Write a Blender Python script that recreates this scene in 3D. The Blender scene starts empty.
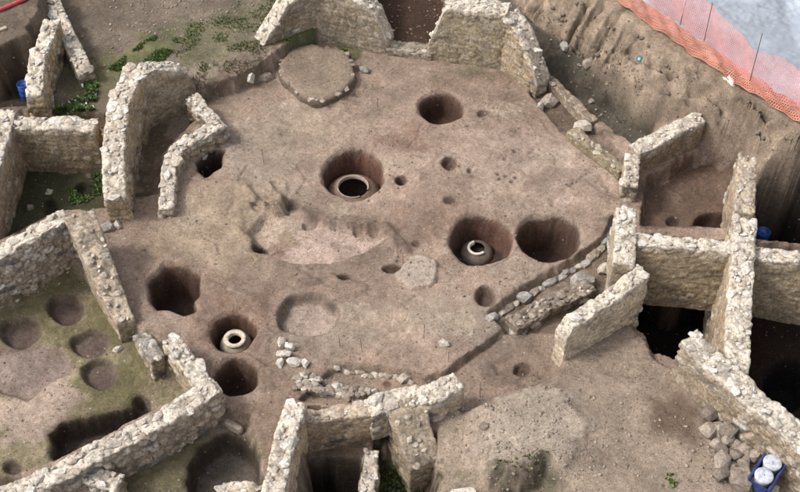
import bpy, math, random
import numpy as np
from mathutils import Vector, Matrix

# ------------------------------------------------------------------ camera, light
sc = bpy.context.scene
F_PX, PITCH, DIST = 1150.0, math.radians(48), 25.0
CAM = np.array([0, -DIST*math.cos(PITCH), DIST*math.sin(PITCH)])
cd = bpy.data.cameras.new('camera'); cam = bpy.data.objects.new('camera', cd)
sc.collection.objects.link(cam); sc.camera = cam
cam.location = CAM; cam.rotation_euler = (math.pi/2-PITCH, 0, 0)
cd.sensor_width = 36; cd.lens = 36*F_PX/800; cd.clip_end = 2000

SUN_EL, SUN_AZ = math.radians(50), math.radians(-94)      # azimuth from +Y, towards -X: light from the left
world = bpy.data.worlds.new('World'); sc.world = world; world.use_nodes = True
nt = world.node_tree; bg = nt.nodes['Background']
sky = nt.nodes.new('ShaderNodeTexSky'); sky.sky_type = 'NISHITA'; sky.sun_disc = False
sky.sun_elevation = SUN_EL; sky.sun_rotation = SUN_AZ; sky.dust_density = 4; sky.air_density = 1.0
hs = nt.nodes.new('ShaderNodeHueSaturation'); hs.inputs['Saturation'].default_value = 0.22   # thin overcast
nt.links.new(sky.outputs[0], hs.inputs['Color']); nt.links.new(hs.outputs[0], bg.inputs['Color'])
bg.inputs['Strength'].default_value = 0.13
sl = bpy.data.lights.new('sun', 'SUN'); sun = bpy.data.objects.new('sun', sl); sc.collection.objects.link(sun)
sl.energy = 1.35; sl.angle = math.radians(12); sl.color = (1.0, 0.94, 0.85)
sd_ = Vector((math.sin(SUN_AZ)*math.cos(SUN_EL), math.cos(SUN_AZ)*math.cos(SUN_EL), math.sin(SUN_EL)))
sun.rotation_euler = sd_.to_track_quat('Z', 'Y').to_euler(); sun.location = (0, 0, 30)
vs = sc.view_settings; vs.view_transform = 'Standard'; vs.look = 'None'; vs.gamma = 1; vs.exposure = 0.95

# ------------------------------------------------------------------ helpers
rng = np.random.default_rng(7); random.seed(7)
FW = np.array([0, math.cos(PITCH), -math.sin(PITCH)]); UP = np.array([0, math.sin(PITCH), math.cos(PITCH)])
def un(px, py, z=0.0):
    """a pixel of the 800 x 492 photograph onto the level plane at height z"""
    d = np.array([1, 0, 0])*(px-400)/F_PX - UP*(py-246)/F_PX + FW
    return CAM + d*((z-CAM[2])/d[2])
def poly(pts, z=0.0): return np.array([un(p[0], p[1], p[2] if len(p) > 2 else z)[:2] for p in pts])
def ellipse(cx, cy, rx, ry, z=0.0, n=28, jit=0.0, seed=0):
    r = np.random.default_rng(seed); a = np.arange(n)*2*math.pi/n
    k = 1 + jit*(np.sin(a*2+r.uniform(0, 6))*.5 + np.sin(a*3+r.uniform(0, 6))*.4 + np.sin(a*5+r.uniform(0, 6))*.3)
    return poly([(cx+rx*k[i]*math.cos(a[i]), cy+ry*k[i]*math.sin(a[i])) for i in range(n)], z)
def sstep(a, b, x):
    t = np.clip((x-a)/(b-a), 0, 1); return t*t*(3-2*t)
def hash3(i, j, k, s=0):
    n = (i*73856093) ^ (j*19349663) ^ (k*83492791) ^ (s*2654435761)
    n = (n ^ (n >> 13)) * 1274126177 & 0x7fffffff
    n = (n ^ (n >> 15)) * 668265263 & 0x7fffffff
    return ((n ^ (n >> 14)) & 0xffffff)/float(0xffffff)
def vnoise(x, y, z=None, s=0):
    if z is None: z = np.zeros_like(x)
    xi, yi, zi = [np.floor(v).astype(np.int64) for v in (x, y, z)]
    fx, fy, fz = x-xi, y-yi, z-zi
    fx, fy, fz = [f*f*(3-2*f) for f in (fx, fy, fz)]
    r = 0
    for a in (0, 1):
        for b in (0, 1):
            for c in (0, 1):
                r = r + hash3(xi+a, yi+b, zi+c, s)*np.where(a, fx, 1-fx)*np.where(b, fy, 1-fy)*np.where(c, fz, 1-fz)
    return r*2-1
def vnoise2(x, y, s=0):
    xi, yi = np.floor(x).astype(np.int64), np.floor(y).astype(np.int64)
    fx, fy = x-xi, y-yi; fx = fx*fx*(3-2*fx); fy = fy*fy*(3-2*fy); z = np.zeros_like(xi)
    h = lambda a, b: hash3(xi+a, yi+b, z, s)
    return ((h(0,0)*(1-fx)+h(1,0)*fx)*(1-fy) + (h(0,1)*(1-fx)+h(1,1)*fx)*fy)*2-1
def fbm2(x, y, sc_, o=4, s=0):
    r = 0; a = 1.0; t = 0
    for k in range(o): r = r + a*vnoise2(x/sc_+17.3*k, y/sc_-9.1*k, s+k); t += a; a *= .5; sc_ = sc_/2.03
    return r/t
def fbm3(p, sc_, o=3, s=0):
    r = 0; a = 1.0; t = 0
    for k in range(o): r = r + a*vnoise(p[:,0]/sc_+11.7*k, p[:,1]/sc_, p[:,2]/sc_, s+k); t += a; a *= .5; sc_ = sc_/2.03
    return r/t
def voro3(p, jz=0.45, s=0):
    """F1, F2 and the id of the nearest cell of a jittered lattice"""
    ip = np.floor(p).astype(np.int64); f1 = np.full(len(p), 9.); f2 = f1.copy(); cid = np.zeros(len(p))
    for a in (-1, 0, 1):
        for b in (-1, 0, 1):
            for c in (-1, 0, 1):
                i, j, k = ip[:,0]+a, ip[:,1]+b, ip[:,2]+c
                off = .5*(k & 1)
                q = np.stack([i+.5+off*0+(hash3(i,j,k,s)-.5)*.9, j+.5+(hash3(i,j,k,s+1)-.5)*.9, k+.5+(hash3(i,j,k,s+2)-.5)*jz], 1)
                d = np.sqrt(((q-p)**2).sum(1)); h = hash3(i, j, k, s+3)
                near = d < f1
                f2 = np.where(near, f1, np.minimum(f2, d)); cid = np.where(near, h, cid); f1 = np.where(near, d, f1)
    return f1, f2, cid

def link(name, mesh, mat=None, parent=None, loc=None):
    o = bpy.data.objects.new(name, mesh); sc.collection.objects.link(o)
    if mat is not None and mesh is not None and not mesh.materials: mesh.materials.append(mat)
    if parent is not None: o.parent = parent
    if loc is not None: o.location = loc
    return o
def tag(o, label=None, cat=None, group=None, kind=None):
    if label: o['label'] = label
    if cat: o['category'] = cat
    if group: o['group'] = group
    if kind: o['kind'] = kind
    return o
def mesh_np(name, co, quads, col=None, smooth=True, normals=None):
    me = bpy.data.meshes.new(name); n = len(quads); k = quads.shape[1]
    me.vertices.add(len(co)); me.vertices.foreach_set('co', np.ascontiguousarray(co, dtype=np.float32).ravel())
    me.loops.add(n*k); me.loops.foreach_set('vertex_index', np.ascontiguousarray(quads, dtype=np.int32).ravel())
    me.polygons.add(n); me.polygons.foreach_set('loop_start', np.arange(0, n*k, k, dtype=np.int32))
    if smooth: me.polygons.foreach_set('use_smooth', np.ones(n, dtype=bool))
    if col is not None:
        a = me.color_attributes.new('Col', 'FLOAT_COLOR', 'POINT')
        c4 = np.ones((len(co), 4), dtype=np.float32); c4[:, :3] = col; a.data.foreach_set('color', c4.ravel())
    me.update(); me.validate()
    if normals is not None: me.normals_split_custom_set_from_vertices(normals)
    return me

# ------------------------------------------------------------------ materials
def newmat(name, rough=.9):
    m = bpy.data.materials.new(name); m.use_nodes = True; t = m.node_tree
    b = t.nodes['Principled BSDF']; b.inputs['Roughness'].default_value = rough
    b.inputs['Specular IOR Level'].default_value = .25
    return m, t, b
def N(t, kind, **kw):
    n = t.nodes.new(kind)
    for k, v in kw.items():
        if k in n.inputs: n.inputs[k].default_value = v
        else: setattr(n, k, v)
    return n
def mixc(t, fac, a, b, mode='MIX'):
    n = t.nodes.new('ShaderNodeMix'); n.data_type = 'RGBA'; n.blend_type = mode
    for sock, v in ((n.inputs[0], fac), (n.inputs[6], a), (n.inputs[7], b)):
        if hasattr(v, 'links') or isinstance(v, bpy.types.NodeSocket): t.links.new(v, sock)
        else: sock.default_value = v if not isinstance(v, tuple) else (v + (1,))[:4]
    return n.outputs[2]
def ramp(t, src, stops):
    r = t.nodes.new('ShaderNodeValToRGB'); e = r.color_ramp.elements
    while len(e) < len(stops): e.new(.5)
    for i, (p, c) in enumerate(stops):
        e[i].position = p; e[i].color = (c, c, c, 1) if not isinstance(c, tuple) else c + (1,)
    t.links.new(src, r.inputs[0]); return r.outputs[0]

def soil_material(name, speck=1.0, bump=.9):
    m, t, b = newmat(name, .95)
    geo = N(t, 'ShaderNodeNewGeometry'); at = N(t, 'ShaderNodeAttribute', attribute_name='Col')
    def noise(s, d=4, r=.6):
        n = N(t, 'ShaderNodeTexNoise', Scale=s, Detail=d, Roughness=r); t.links.new(geo.outputs['Position'], n.inputs['Vector']); return n.outputs['Fac']
    c = mixc(t, 1.0, at.outputs['Color'], ramp(t, noise(1.7, 5), [(.3, .78), (.7, 1.2)]), 'MULTIPLY')
    c = mixc(t, 1.0, c, ramp(t, noise(11, 6, .7), [(.30, .72), (.70, 1.26)]), 'MULTIPLY')
    c = mixc(t, 1.0, c, ramp(t, noise(34, 3, .7), [(.34, .72), (.68, 1.26)]), 'MULTIPLY')
    sp = ramp(t, noise(19, 2, .5), [(.62, 0.0), (.66, 1.0)])
    gate = ramp(t, noise(1.1, 3), [(.42, 0.15), (.6, 1.0)])
    f = N(t, 'ShaderNodeMath', operation='MULTIPLY'); t.links.new(sp, f.inputs[0]); t.links.new(gate, f.inputs[1])
    f2 = N(t, 'ShaderNodeMath', operation='MULTIPLY'); t.links.new(f.outputs[0], f2.inputs[0]); f2.inputs[1].default_value = .75*speck
    c = mixc(t, f2.outputs[0], c, (.07, .05, .045))                # charcoal and sherd flecks lying in the floor
    v2 = N(t, 'ShaderNodeTexVoronoi', Scale=4.3); t.links.new(geo.outputs['Position'], v2.inputs['Vector'])
    f3 = N(t, 'ShaderNodeMath', operation='MULTIPLY'); t.links.new(ramp(t, v2.outputs['Distance'], [(.06, 1.0), (.10, 0.0)]), f3.inputs[0]); f3.inputs[1].default_value = .55*speck
    c = mixc(t, f3.outputs[0], c, (.55, .50, .45))
    t.links.new(c, b.inputs['Base Color'])
    bp = N(t, 'ShaderNodeBump', Strength=bump, Distance=.035)
    s = N(t, 'ShaderNodeMath', operation='ADD'); t.links.new(noise(14, 7, .72), s.inputs[0]); t.links.new(noise(60, 3, .7), s.inputs[1])
    t.links.new(s.outputs[0], bp.inputs['Height']); t.links.new(bp.outputs[0], b.inputs['Normal'])
    return m
M_SOIL = soil_material('soil', 1.0, 1.0)
M_BANK = soil_material('bank_earth', .5, 1.0)

def stone_material(name, dark, light, attr=False, bump=.7):
    m, t, b = newmat(name, .92)
    geo = N(t, 'ShaderNodeNewGeometry')
    def noise(s, d=4, r=.6):
        n = N(t, 'ShaderNodeTexNoise', Scale=s, Detail=d, Roughness=r); t.links.new(geo.outputs['Position'], n.inputs['Vector']); return n.outputs['Fac']
    if attr: c = N(t, 'ShaderNodeAttribute', attribute_name='Col').outputs['Color']
    else:
        oi = N(t, 'ShaderNodeObjectInfo'); c = ramp(t, oi.outputs['Random'], [(0, dark), (.35, tuple((a+c_)/2 for a, c_ in zip(dark, light))), (1, light)])
    c = mixc(t, 1.0, c, ramp(t, noise(3, 4), [(.3, .75), (.7, 1.18)]), 'MULTIPLY')
    c = mixc(t, 1.0, c, ramp(t, noise(19, 6, .75), [(.34, .5), (.66, 1.36)]), 'MULTIPLY')
    c = mixc(t, ramp(t, noise(7, 5, .7), [(.56, 0.0), (.72, .55)]), c, (.16, .13, .10))     # lichen and soil in the hollows
    if attr:
        c = mixc(t, ramp(t, noise(15, 3, .6), [(.585, 0.0), (.64, .75)]), c, (.13, .11, .09))
        c = mixc(t, ramp(t, noise(9, 4, .6), [(.36, .5), (.42, 0.0)]), c, (.52, .48, .42))
    t.links.new(c, b.inputs['Base Color'])
    bp = N(t, 'ShaderNodeBump', Strength=bump, Distance=.03); t.links.new(noise(24, 7, .72), bp.inputs['Height']); t.links.new(bp.outputs[0], b.inputs['Normal'])
    return m
M_WALL = stone_material('masonry', None, None, True, .8)
M_LIME = stone_material('limestone', (.38, .335, .285), (.62, .575, .515))
M_TAN = stone_material('tan_stone', (.24, .195, .155), (.46, .40, .335))
M_GREY = stone_material('grey_stone', (.18, .165, .15), (.36, .335, .31))
M_FIELD = stone_material('field_stone', (.15, .12, .10), (.36, .30, .25))

def plain(name, col, rough=.7, var=.25, scale=9, spec=.3):
    m, t, b = newmat(name, rough); b.inputs['Specular IOR Level'].default_value = spec
    tc = N(t, 'ShaderNodeNewGeometry'); n = N(t, 'ShaderNodeTexNoise', Scale=scale, Detail=5.0, Roughness=.65); t.links.new(tc.outputs['Position'], n.inputs['Vector'])
    c = mixc(t, 1.0, tuple(col), ramp(t, n.outputs['Fac'], [(.3, 1-var), (.7, 1+var)]), 'MULTIPLY'); t.links.new(c, b.inputs['Base Color'])
    bp = N(t, 'ShaderNodeBump', Strength=.3, Distance=.01); t.links.new(n.outputs['Fac'], bp.inputs['Height']); t.links.new(bp.outputs[0], b.inputs['Normal'])
    return m
M_JAR = plain('terracotta', (.17, .11, .08), .85, .4, 12)
M_JARIN = plain('dark_jar_inside', (.05, .035, .028), .95, .4, 12)  # near-black colour for the inner wall of the jars
M_JARPALE = plain('pale_ceramic', (.46, .395, .32), .9, .45, 16)
M_PLASTIC = plain('blue_plastic', (.022, .036, .12), .6, .5, 9, .4)
M_WHITE = plain('white_plastic', (.38, .40, .45), .65, .45, 11, .4)
M_NET = plain('orange_net', (.74, .30, .27), .6, .15, 4)
M_NETOLD = plain('faded_net', (.42, .175, .12), .7, .3, 3)
M_IRON = plain('rusty_iron', (.09, .06, .045), .8, .4, 30)
M_WOOD = plain('weathered_wood', (.30, .25, .19), .9, .3, 9)
M_TEAL = plain('teal_card', (.04, .15, .15), .6, .1, 5)
def leafmat(name, col):
    m, t, b = newmat(name, .6)
    g = N(t, 'ShaderNodeNewGeometry'); c = mixc(t, 1.0, tuple(col), ramp(t, g.outputs['Random Per Island'], [(0, .5), (1, 1.5)]), 'MULTIPLY'); t.links.new(c, b.inputs['Base Color'])
    return m
M_LEAF = leafmat('leaf', (.10, .16, .05)); M_MOSS = leafmat('moss_leaf', (.10, .14, .035)); M_DRY = leafmat('dry_grass', (.13, .115, .065))

# ------------------------------------------------------------------ terrain height field
GX0, GX1, GY0, GY1, CELL = -13.0, 13.0, -8.2, 13.2, .034
xs = np.arange(GX0, GX1, CELL); ys = np.arange(GY0, GY1, CELL)
X, Y = np.meshgrid(xs, ys); NYG, NXG = X.shape
def srgb(r, g, b):
    v = np.array([r, g, b])/255.; return np.where(v <= .04045, v/12.92, ((v+.055)/1.055)**2.4)
K = .80                                                # photographed tone -> base colour
def alb(r, g, b): return srgb(r, g, b)*K
TAN, PINK, RED, DARK, MOSS = alb(172,150,134), alb(214,189,175), alb(138,108,92), alb(66,55,48), alb(118,112,78)
GREY, PALE, BROWN, GREEN = alb(140,128,116), alb(182,172,158), alb(124,101,84), alb(92,98,60)
H = np.zeros_like(X); COL = np.empty(X.shape+(3,)); COL[:] = TAN
N1 = fbm2(X, Y, .9, 4, 3); N2 = fbm2(X, Y, .28, 3, 11); N3 = fbm2(X, Y, 2.6, 3, 23); N4 = fbm2(X, Y, .10, 2, 31); N5 = fbm2(X, Y, .5, 5, 57)

def box_of(P, pad):
    i0 = max(0, int((P[:,0].min()-pad-GX0)/CELL)); i1 = min(NXG, int((P[:,0].max()+pad-GX0)/CELL)+2)
    j0 = max(0, int((P[:,1].min()-pad-GY0)/CELL)); j1 = min(NYG, int((P[:,1].max()+pad-GY0)/CELL)+2)
    return (slice(j0, max(j0, j1)), slice(i0, max(i0, i1)))
def sdist(P, x, y):
    """signed distance to a polygon, positive inside"""
    d2 = np.full(x.shape, 1e9); ins = np.zeros(x.shape, bool); n = len(P)
    for i in range(n):
        a, b = P[i], P[(i+1) % n]; e = b-a
        t = np.clip(((x-a[0])*e[0]+(y-a[1])*e[1])/max(e@e, 1e-9), 0, 1)
        d2 = np.minimum(d2, (x-a[0]-e[0]*t)**2+(y-a[1]-e[1]*t)**2)
        c = ((a[1] > y) != (b[1] > y))
        ins ^= c & (x < (b[0]-a[0])*(y-a[1])/np.where(b[1] == a[1], 1e-9, b[1]-a[1])+a[0])
    return np.where(ins, 1, -1)*np.sqrt(d2)
def ldist(P, x, y):
    d2 = np.full(x.shape, 1e9); tt = np.zeros(x.shape); L = 0; best = d2.copy()
    for i in range(len(P)-1):
        a, b = P[i], P[i+1]; e = b-a; l = math.hypot(*e)
        t = np.clip(((x-a[0])*e[0]+(y-a[1])*e[1])/max(e@e, 1e-9), 0, 1)
        q = (x-a[0]-e[0]*t)**2+(y-a[1]-e[1]*t)**2
        tt = np.where(q < d2, L+t*l, tt); d2 = np.minimum(d2, q); L += l
    return np.sqrt(d2), tt/L
PARTS = []                                             # (polygon, name, label) cut out of the ground as its own piece
def region(P, z=None, soft=.05, rough=.05, col=None, cs=None, mix=1.0, add=None, csoft=None):
    s = box_of(P, soft*2+rough*2+.3); x, y = X[s], Y[s]
    d = sdist(P, x, y) + rough*(N2[s]*1.2+N1[s]*.8) + min(.03, rough)*N4[s]
    w = sstep(-soft, soft, d)
    if z is not None:
        zz = z(x, y) if callable(z) else z
        H[s] = H[s]*(1-w)+zz*w
    if add is not None: H[s] += add*w
    if col is not None:
        c = csoft or soft; w2 = sstep(-c, c, d+N2[s]*(cs or 0))*mix
        COL[s] = COL[s]*(1-w2[..., None])+col*w2[..., None]
def tint(P, col, soft=.25, mix=.7, patch=.3): region(P, None, soft, .12, col, patch, mix, None, soft)
def groove(pts, z, width, depth, col=None, mix=.25, zr=0.0):
    P = poly(pts, zr); s = box_of(P, width*2+.2); d, t = ldist(P, X[s], Y[s]); d = d+(N2[s]+.6*N1[s])*width*.8
    w = (1-sstep(width*.1, width, d))*np.clip(.75+.9*N1[s]+.5*N2[s], 0, 1.2); H[s] -= depth*w
    if col is not None: COL[s] = COL[s]*(1-w[..., None]*mix)+col*w[..., None]*mix
def pit(P, depth, name, label, soft=.045, col=None, floor_col=None, rough=.05, taper=.0, zrim=None, cut=.07):
    s = box_of(P, .7); x, y = X[s], Y[s]; d = sdist(P, x, y)+rough*(N2[s]*1.1+N1[s]*.7)+.006*N4[s]
    h0 = H[s].copy(); base = zrim if zrim is not None else float(np.median(h0[(d > -.15) & (d < .1)]))
    w = np.clip(.10*sstep(-.10, .0, d)+.90*sstep(-soft, soft*1.3, d-.035), 0, 1) if depth > .3 else sstep(-soft*1.2, soft*1.6, d-.03)
    inner = np.clip(d/.5, 0, 1)
    H[s] = h0*(1-w)+w*(base-depth*(1-taper+taper*inner)+.03*N2[s])
    if col is not None:
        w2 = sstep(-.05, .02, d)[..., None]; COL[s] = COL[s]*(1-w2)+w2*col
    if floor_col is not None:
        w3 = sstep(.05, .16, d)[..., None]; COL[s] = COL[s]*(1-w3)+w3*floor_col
    if name: PARTS.append((P, name, label, cut))

# ---- levels of the dig
COL *= (1+.10*N3+.08*N1)[..., None]
# land behind and left of the hall, with its low scarp
region(poly([(-260,95),(105,112),(150,74),(200,86),(232,77),(261,65),(277,52),(330,20),(378,26),(380,-60),(-260,-60)], .45), lambda x, y: .45+.1*(y-6)*.4, .07, .06, alb(128,116,102), .3, .9)
tint(poly([(206,100),(278,78),(270,64),(203,88)], .2), alb(96,88,70), .12, .6)
region(poly([(375,48),(440,50),(452,-60),(372,-60)], .1), lambda x, y: -.75+.12*(y-7), .08, .05, alb(84,64,52), .2, 1)
# left rooms
region(poly([(-80,165),(105,168),(120,215),(62,218),(-80,290)], -.3), -.35, .05, .02, alb(80,80,58), .3, 1)
region(poly([(-140,345),(0,312),(70,278),(100,275),(135,335),(165,368),(200,395),(60,470),(-120,520)], -.4), -.42, .06, .03, alb(150,138,112), .3, 1)
region(poly([(125,475),(216,420),(250,424),(262,492),(255,540),(60,540)], -.35), -.35, .09, .03, alb(136,124,108), .3, 1)
region(poly([(0,60),(30,52),(34,110),(0,112),(-80,112),(-80,60)], .15), .1, .1, .04, alb(70,60,52), .2, 1)
region(poly([(-90,-40),(44,-40),(45,10),(30,40),(-10,58),(-90,70)], 1.3), 1.4, .18, .12, alb(122,108,94), .2, .9)
region(poly([(143,128),(186,108),(205,118),(188,132),(163,160),(160,200),(128,205)], -.25), -.28, .1, .05, alb(112,98,80), .3, .9)
# outer, lower strips of the hall floor
region(poly([(345,366),(400,374),(425,381),(445,375),(470,356),(500,334),(520,322),(570,330),(562,372),(515,393),(455,410),(380,412),(300,402),(330,372)], -.12), -.14, .035, .025, alb(158,138,122), .2, .5)
region(poly([(611,226),(598,247),(556,272),(520,294),(489,318),(505,334),(560,332),(625,276),(622,215)], -.2), -.24, .05, .03, alb(126,112,98), .3, .8)
# ramp and mound, lower right
region(poly([(516,392),(556,374),(562,350),(628,318),(645,335),(655,356),(676,366),(720,420),(800,480),(900,560),(480,560),(500,470),(470,440)], .3),
       lambda x, y: .30-.05*(x-4), .10, .05, alb(164,147,131), .3, .9)
region(poly([(448,412),(480,402),(516,392),(556,384),(590,420),(566,470),(545,462),(490,474),(462,470),(440,440)], .4), .44, .18, .10, alb(180,165,150), .3, .8)
region(poly([(446,436),(462,460),(490,474),(520,470),(546,460),(560,476),(566,560),(420,560),(428,470)], .4), -.30, .2, .12, alb(142,130,114), .3, .9)
region(poly([(428,408),(458,402),(474,440),(478,478),(440,492),(432,460)], .0), lambda x, y: .12+.22*(y+4.6), .22, .1, alb(176,158,140), .3, .8)
tint(poly([(470,478),(548,460),(552,478),(480,492)], .1), GREEN, .1, .3, .5)
# front cellar
region(poly([(312,425),(402,432),(425,470),(430,540),(290,540),(305,470)], -.6), -.62, .05, .03, alb(132,116,100), .2, .9)
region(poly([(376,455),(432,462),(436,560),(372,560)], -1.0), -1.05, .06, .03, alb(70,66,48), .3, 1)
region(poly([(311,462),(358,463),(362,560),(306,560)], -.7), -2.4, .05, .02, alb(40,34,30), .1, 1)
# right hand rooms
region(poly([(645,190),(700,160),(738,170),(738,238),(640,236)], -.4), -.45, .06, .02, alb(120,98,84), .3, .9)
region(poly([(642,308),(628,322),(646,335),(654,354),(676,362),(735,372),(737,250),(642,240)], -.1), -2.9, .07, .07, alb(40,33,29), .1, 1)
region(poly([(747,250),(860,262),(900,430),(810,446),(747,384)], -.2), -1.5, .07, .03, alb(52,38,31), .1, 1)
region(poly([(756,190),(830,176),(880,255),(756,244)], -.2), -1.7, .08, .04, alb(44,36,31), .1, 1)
# trench at the foot of the bank, then the bank and the paved land above
region(poly([(528,40),(560,44),(600,72),(650,108),(680,120),(632,150),(592,122),(538,70)], -.3), -.5, .12, .08, alb(96,92,80), .3, .95)
region(poly([(537,72),(592,124),(628,168),(622,180),(560,132),(530,96)], -.1), -.2, .06, .04, alb(116,102,88), .3, .9)
BT = 1.62
foot = [(440,-60),(512,4),(530,28),(562,45),(594,72),(638,106),(680,128),(705,140),(735,150),(760,180),(790,186),(850,190),(940,230)]
top = [(560,-40),(606,0),(650,32),(690,58),(740,92),(800,130),(900,196),(980,250)]
foot_w = poly(foot, .2); top_w = poly(top, BT)
far = np.array([[30, 2], [30, 40], [-5, 40]])
bank_poly = np.vstack([foot_w, far]); top_poly = np.vstack([top_w, far])
s_ = box_of(bank_poly, 1)
db = sdist(bank_poly, X[s_], Y[s_]); dt = sdist(top_poly, X[s_], Y[s_])
_, tb = ldist(foot_w, X[s_], Y[s_])
_, tb0 = ldist(foot_w, X[s_], Y[s_]); ramp_ = .30-(-db)/.55*.85+.14*N2[s_]+.10*N1[s_]-1.3*sstep(.40, .54, tb0+.03*N1[s_])
selr = (db < 0.06) & (db > -.6) & (tb0 > .10) & (tb0 < .6) & (ramp_ > H[s_])
H[s_] = np.where(selr, ramp_, H[s_]); COL[s_] = np.where(selr[..., None], alb(92,86,76)*(1+.3*N5[s_])[..., None], COL[s_])
tooth = np.clip(vnoise2(tb*120, 0*tb, 41)*1.5, 0, 1)  # bucket teeth marks down the section
zone = sstep(.10, .2, tb)*(1-sstep(.44, .5, tb))
wid_ = np.maximum(db-dt, 1e-3); f0 = np.clip(db/wid_, 0, 1)
z3 = np.stack([X[s_].ravel(), Y[s_].ravel(), f0.ravel()*BT], 1); M_ = lambda sc3, o, sd: fbm3(z3, sc3, o, sd).reshape(f0.shape)
B1, B2, B4 = M_(.7, 3, 61), M_(.32, 2, 67), M_(.2, 1, 71)
warp = (.20*B1*(1-.5*zone)+.15*B2*(1-.4*zone)+.07*B4-.26*zone*tooth)*np.sin(np.clip(f0, 0.05, .95)*3.14)
frac = np.clip((db+warp)/wid_, 0, 1)                    # 0 at the foot, 1 at the lip
hb = .25+(BT-.25)*(.12*sstep(0, .15, frac)+.88*frac) + .06*B2*np.sin(frac*3.14)
w = sstep(-.04, .1, db+.06*N2[s_])
H[s_] = np.where(dt > 0, BT+.02*N1[s_], H[s_]*(1-w)+w*hb)
lay = vnoise2(tb*9, frac*6+.5*B1, 5)*.5+.5
bc = alb(170,151,132)*(1-lay[..., None]*.45)+alb(104,92,80)*lay[..., None]*.45
bc = bc*(1.1+.28*B1+.22*B2+.2*B4-.35*zone*tooth**2*(.4+.6*sstep(.1, .5, f0)))[..., None]
COL[s_] = COL[s_]*(1-w[..., None])+bc*w[..., None]
pv = sstep(.25, .5, dt+.1*N2[s_])[..., None]; patch = sstep(-.25, .35, N3[s_]+.5*N1[s_])[..., None]
COL[s_] = COL[s_]*(1-pv)+pv*(alb(184,192,205)*(1-patch)+alb(144,150,160)*patch)
IS_PAVE = np.zeros(X.shape, bool); IS_BANK = np.zeros(X.shape, bool)
IS_PAVE[s_] = dt > .3; IS_BANK[s_] = (db > 0) & (dt <= .3)

# ---- hearth, ridges, worn lines, tints on the hall floor
HEARTH = poly([(262,216),(290,208),(322,222),(372,228),(384,236),(366,250),(330,262),(290,262),(262,250),(250,232)])
region(HEARTH, None, .06, .03, PINK, .08, .95, add=-.17)
tint(poly([(262,240),(282,236),(284,250),(266,252)]), RED, .1, .8, .4)
for pts, w_, dpt, c in [([(252,186),(270,206)], .10, .05, GREY), ([(275,184),(290,204),(318,214)], .13, .05, GREY), ([(285,206),(330,216),(392,222)], .12, .05, GREY),
                        ([(385,230),(405,248)], .10, .05, GREY), ([(232,222),(252,238)], .08, .03, None), ([(300,268),(330,284),(360,288)], .10, .06, GREY),
                        ([(340,362),(395,373),(424,381)], .06, .05, GREY), ([(424,380),(448,374),(472,354),(502,332)], .07, .06, BROWN),
                        ([(436,262),(452,270),(424,292),(402,306)], .05, .03, GREY), ([(580,178),(600,166)], .05, .05, BROWN), ([(582,176),(604,192),(620,198)], .05, .05, BROWN),
                        ([(575,183),(560,192),(552,206)], .05, .03, None), ([(264,190),(280,198)], .1, -.08, None), ([(282,182),(284,200)], .12, -.08, None)]:
    groove(pts, 0, w_, dpt, c)
for pts, w_, hh in [([(244,206),(262,208),(280,204),(300,210),(322,216),(350,220),(384,226),(404,248)], .22, .12), ([(246,188),(264,208)], .12, .09), ([(268,184),(286,204)], .12, .09), ([(236,214),(240,232),(252,246)], .2, .07), ([(300,282),(330,276),(362,288)], .16, .08), ([(250,256),(300,268),(350,262),(392,246)], .25, .05)]:
    P_ = poly(pts); s9 = box_of(P_, .6); d9, _ = ldist(P_, X[s9], Y[s9]); w9 = (1-sstep(.02, w_, d9+.07*N2[s9]+.05*N1[s9]+.02*N4[s9]))
    H[s9] += hh*w9*(1+.5*N2[s9]); cm = .7 if hh > .1 else .15; COL[s9] = COL[s9]*(1-cm*w9[..., None])+alb(124,106,94)*cm*w9[..., None]  # grey ridges; the hearth rim is painted darker in place of missing shade
for cx, cy, rx, ry, dd in [(312,219,10,3.5,.10),(357,226,4,3,.07),(374,227,4,3,.07),(288,204,8,5,.14),(258,206,4,6,.1)]:
    region(ellipse(cx, cy, rx, ry, 0, 16, .25, cx), None, .04, .05, alb(110,96,86), 0, .5, add=-dd)
rs = np.random.default_rng(77)
for k in range(70):                                   # scraped patches and soil changes left by the dig
    cx, cy = rs.uniform(150, 610), rs.uniform(80, 390); rx = rs.uniform(8, 34); ry = rx*rs.uniform(.3, .7)
    c = [alb(190,172,154), alb(154,134,118), alb(168,146,130), alb(186,170,154), alb(144,128,114)][rs.integers(5)]
    region(ellipse(cx, cy, rx, ry, 0, 20, .4, k+300), None, .05, .09, c, .12, rs.uniform(.25, .6), add=rs.choice([-.025, -.015, .015, -.03]))
for k in range(26):                                   # cracks and trowel lines
    x0, y0 = rs.uniform(150, 600), rs.uniform(90, 390); a = rs.uniform(0, 3.14); l = rs.uniform(15, 45)
    groove([(x0, y0), (x0+l*.5*math.cos(a)+rs.normal(0, 3), y0+l*.35*math.sin(a)), (x0+l*math.cos(a+.3), y0+l*.7*math.sin(a+.3))], 0, .035, .035, BROWN, .35)
for cx, cy in [(460,165),(470,170),(505,157),(515,150),(498,172),(506,174),(512,180),(500,177),(516,176),(470,168)]:
    region(ellipse(cx, cy, 1.7, 1.3, 0, 10, .2, cx), None, .02, .01, alb(70,58,50), 0, .8, add=-.06)
region(ellipse(293,203,9,6), -.16, .05, .02, alb(110,96,86), 0, .7)
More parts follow.
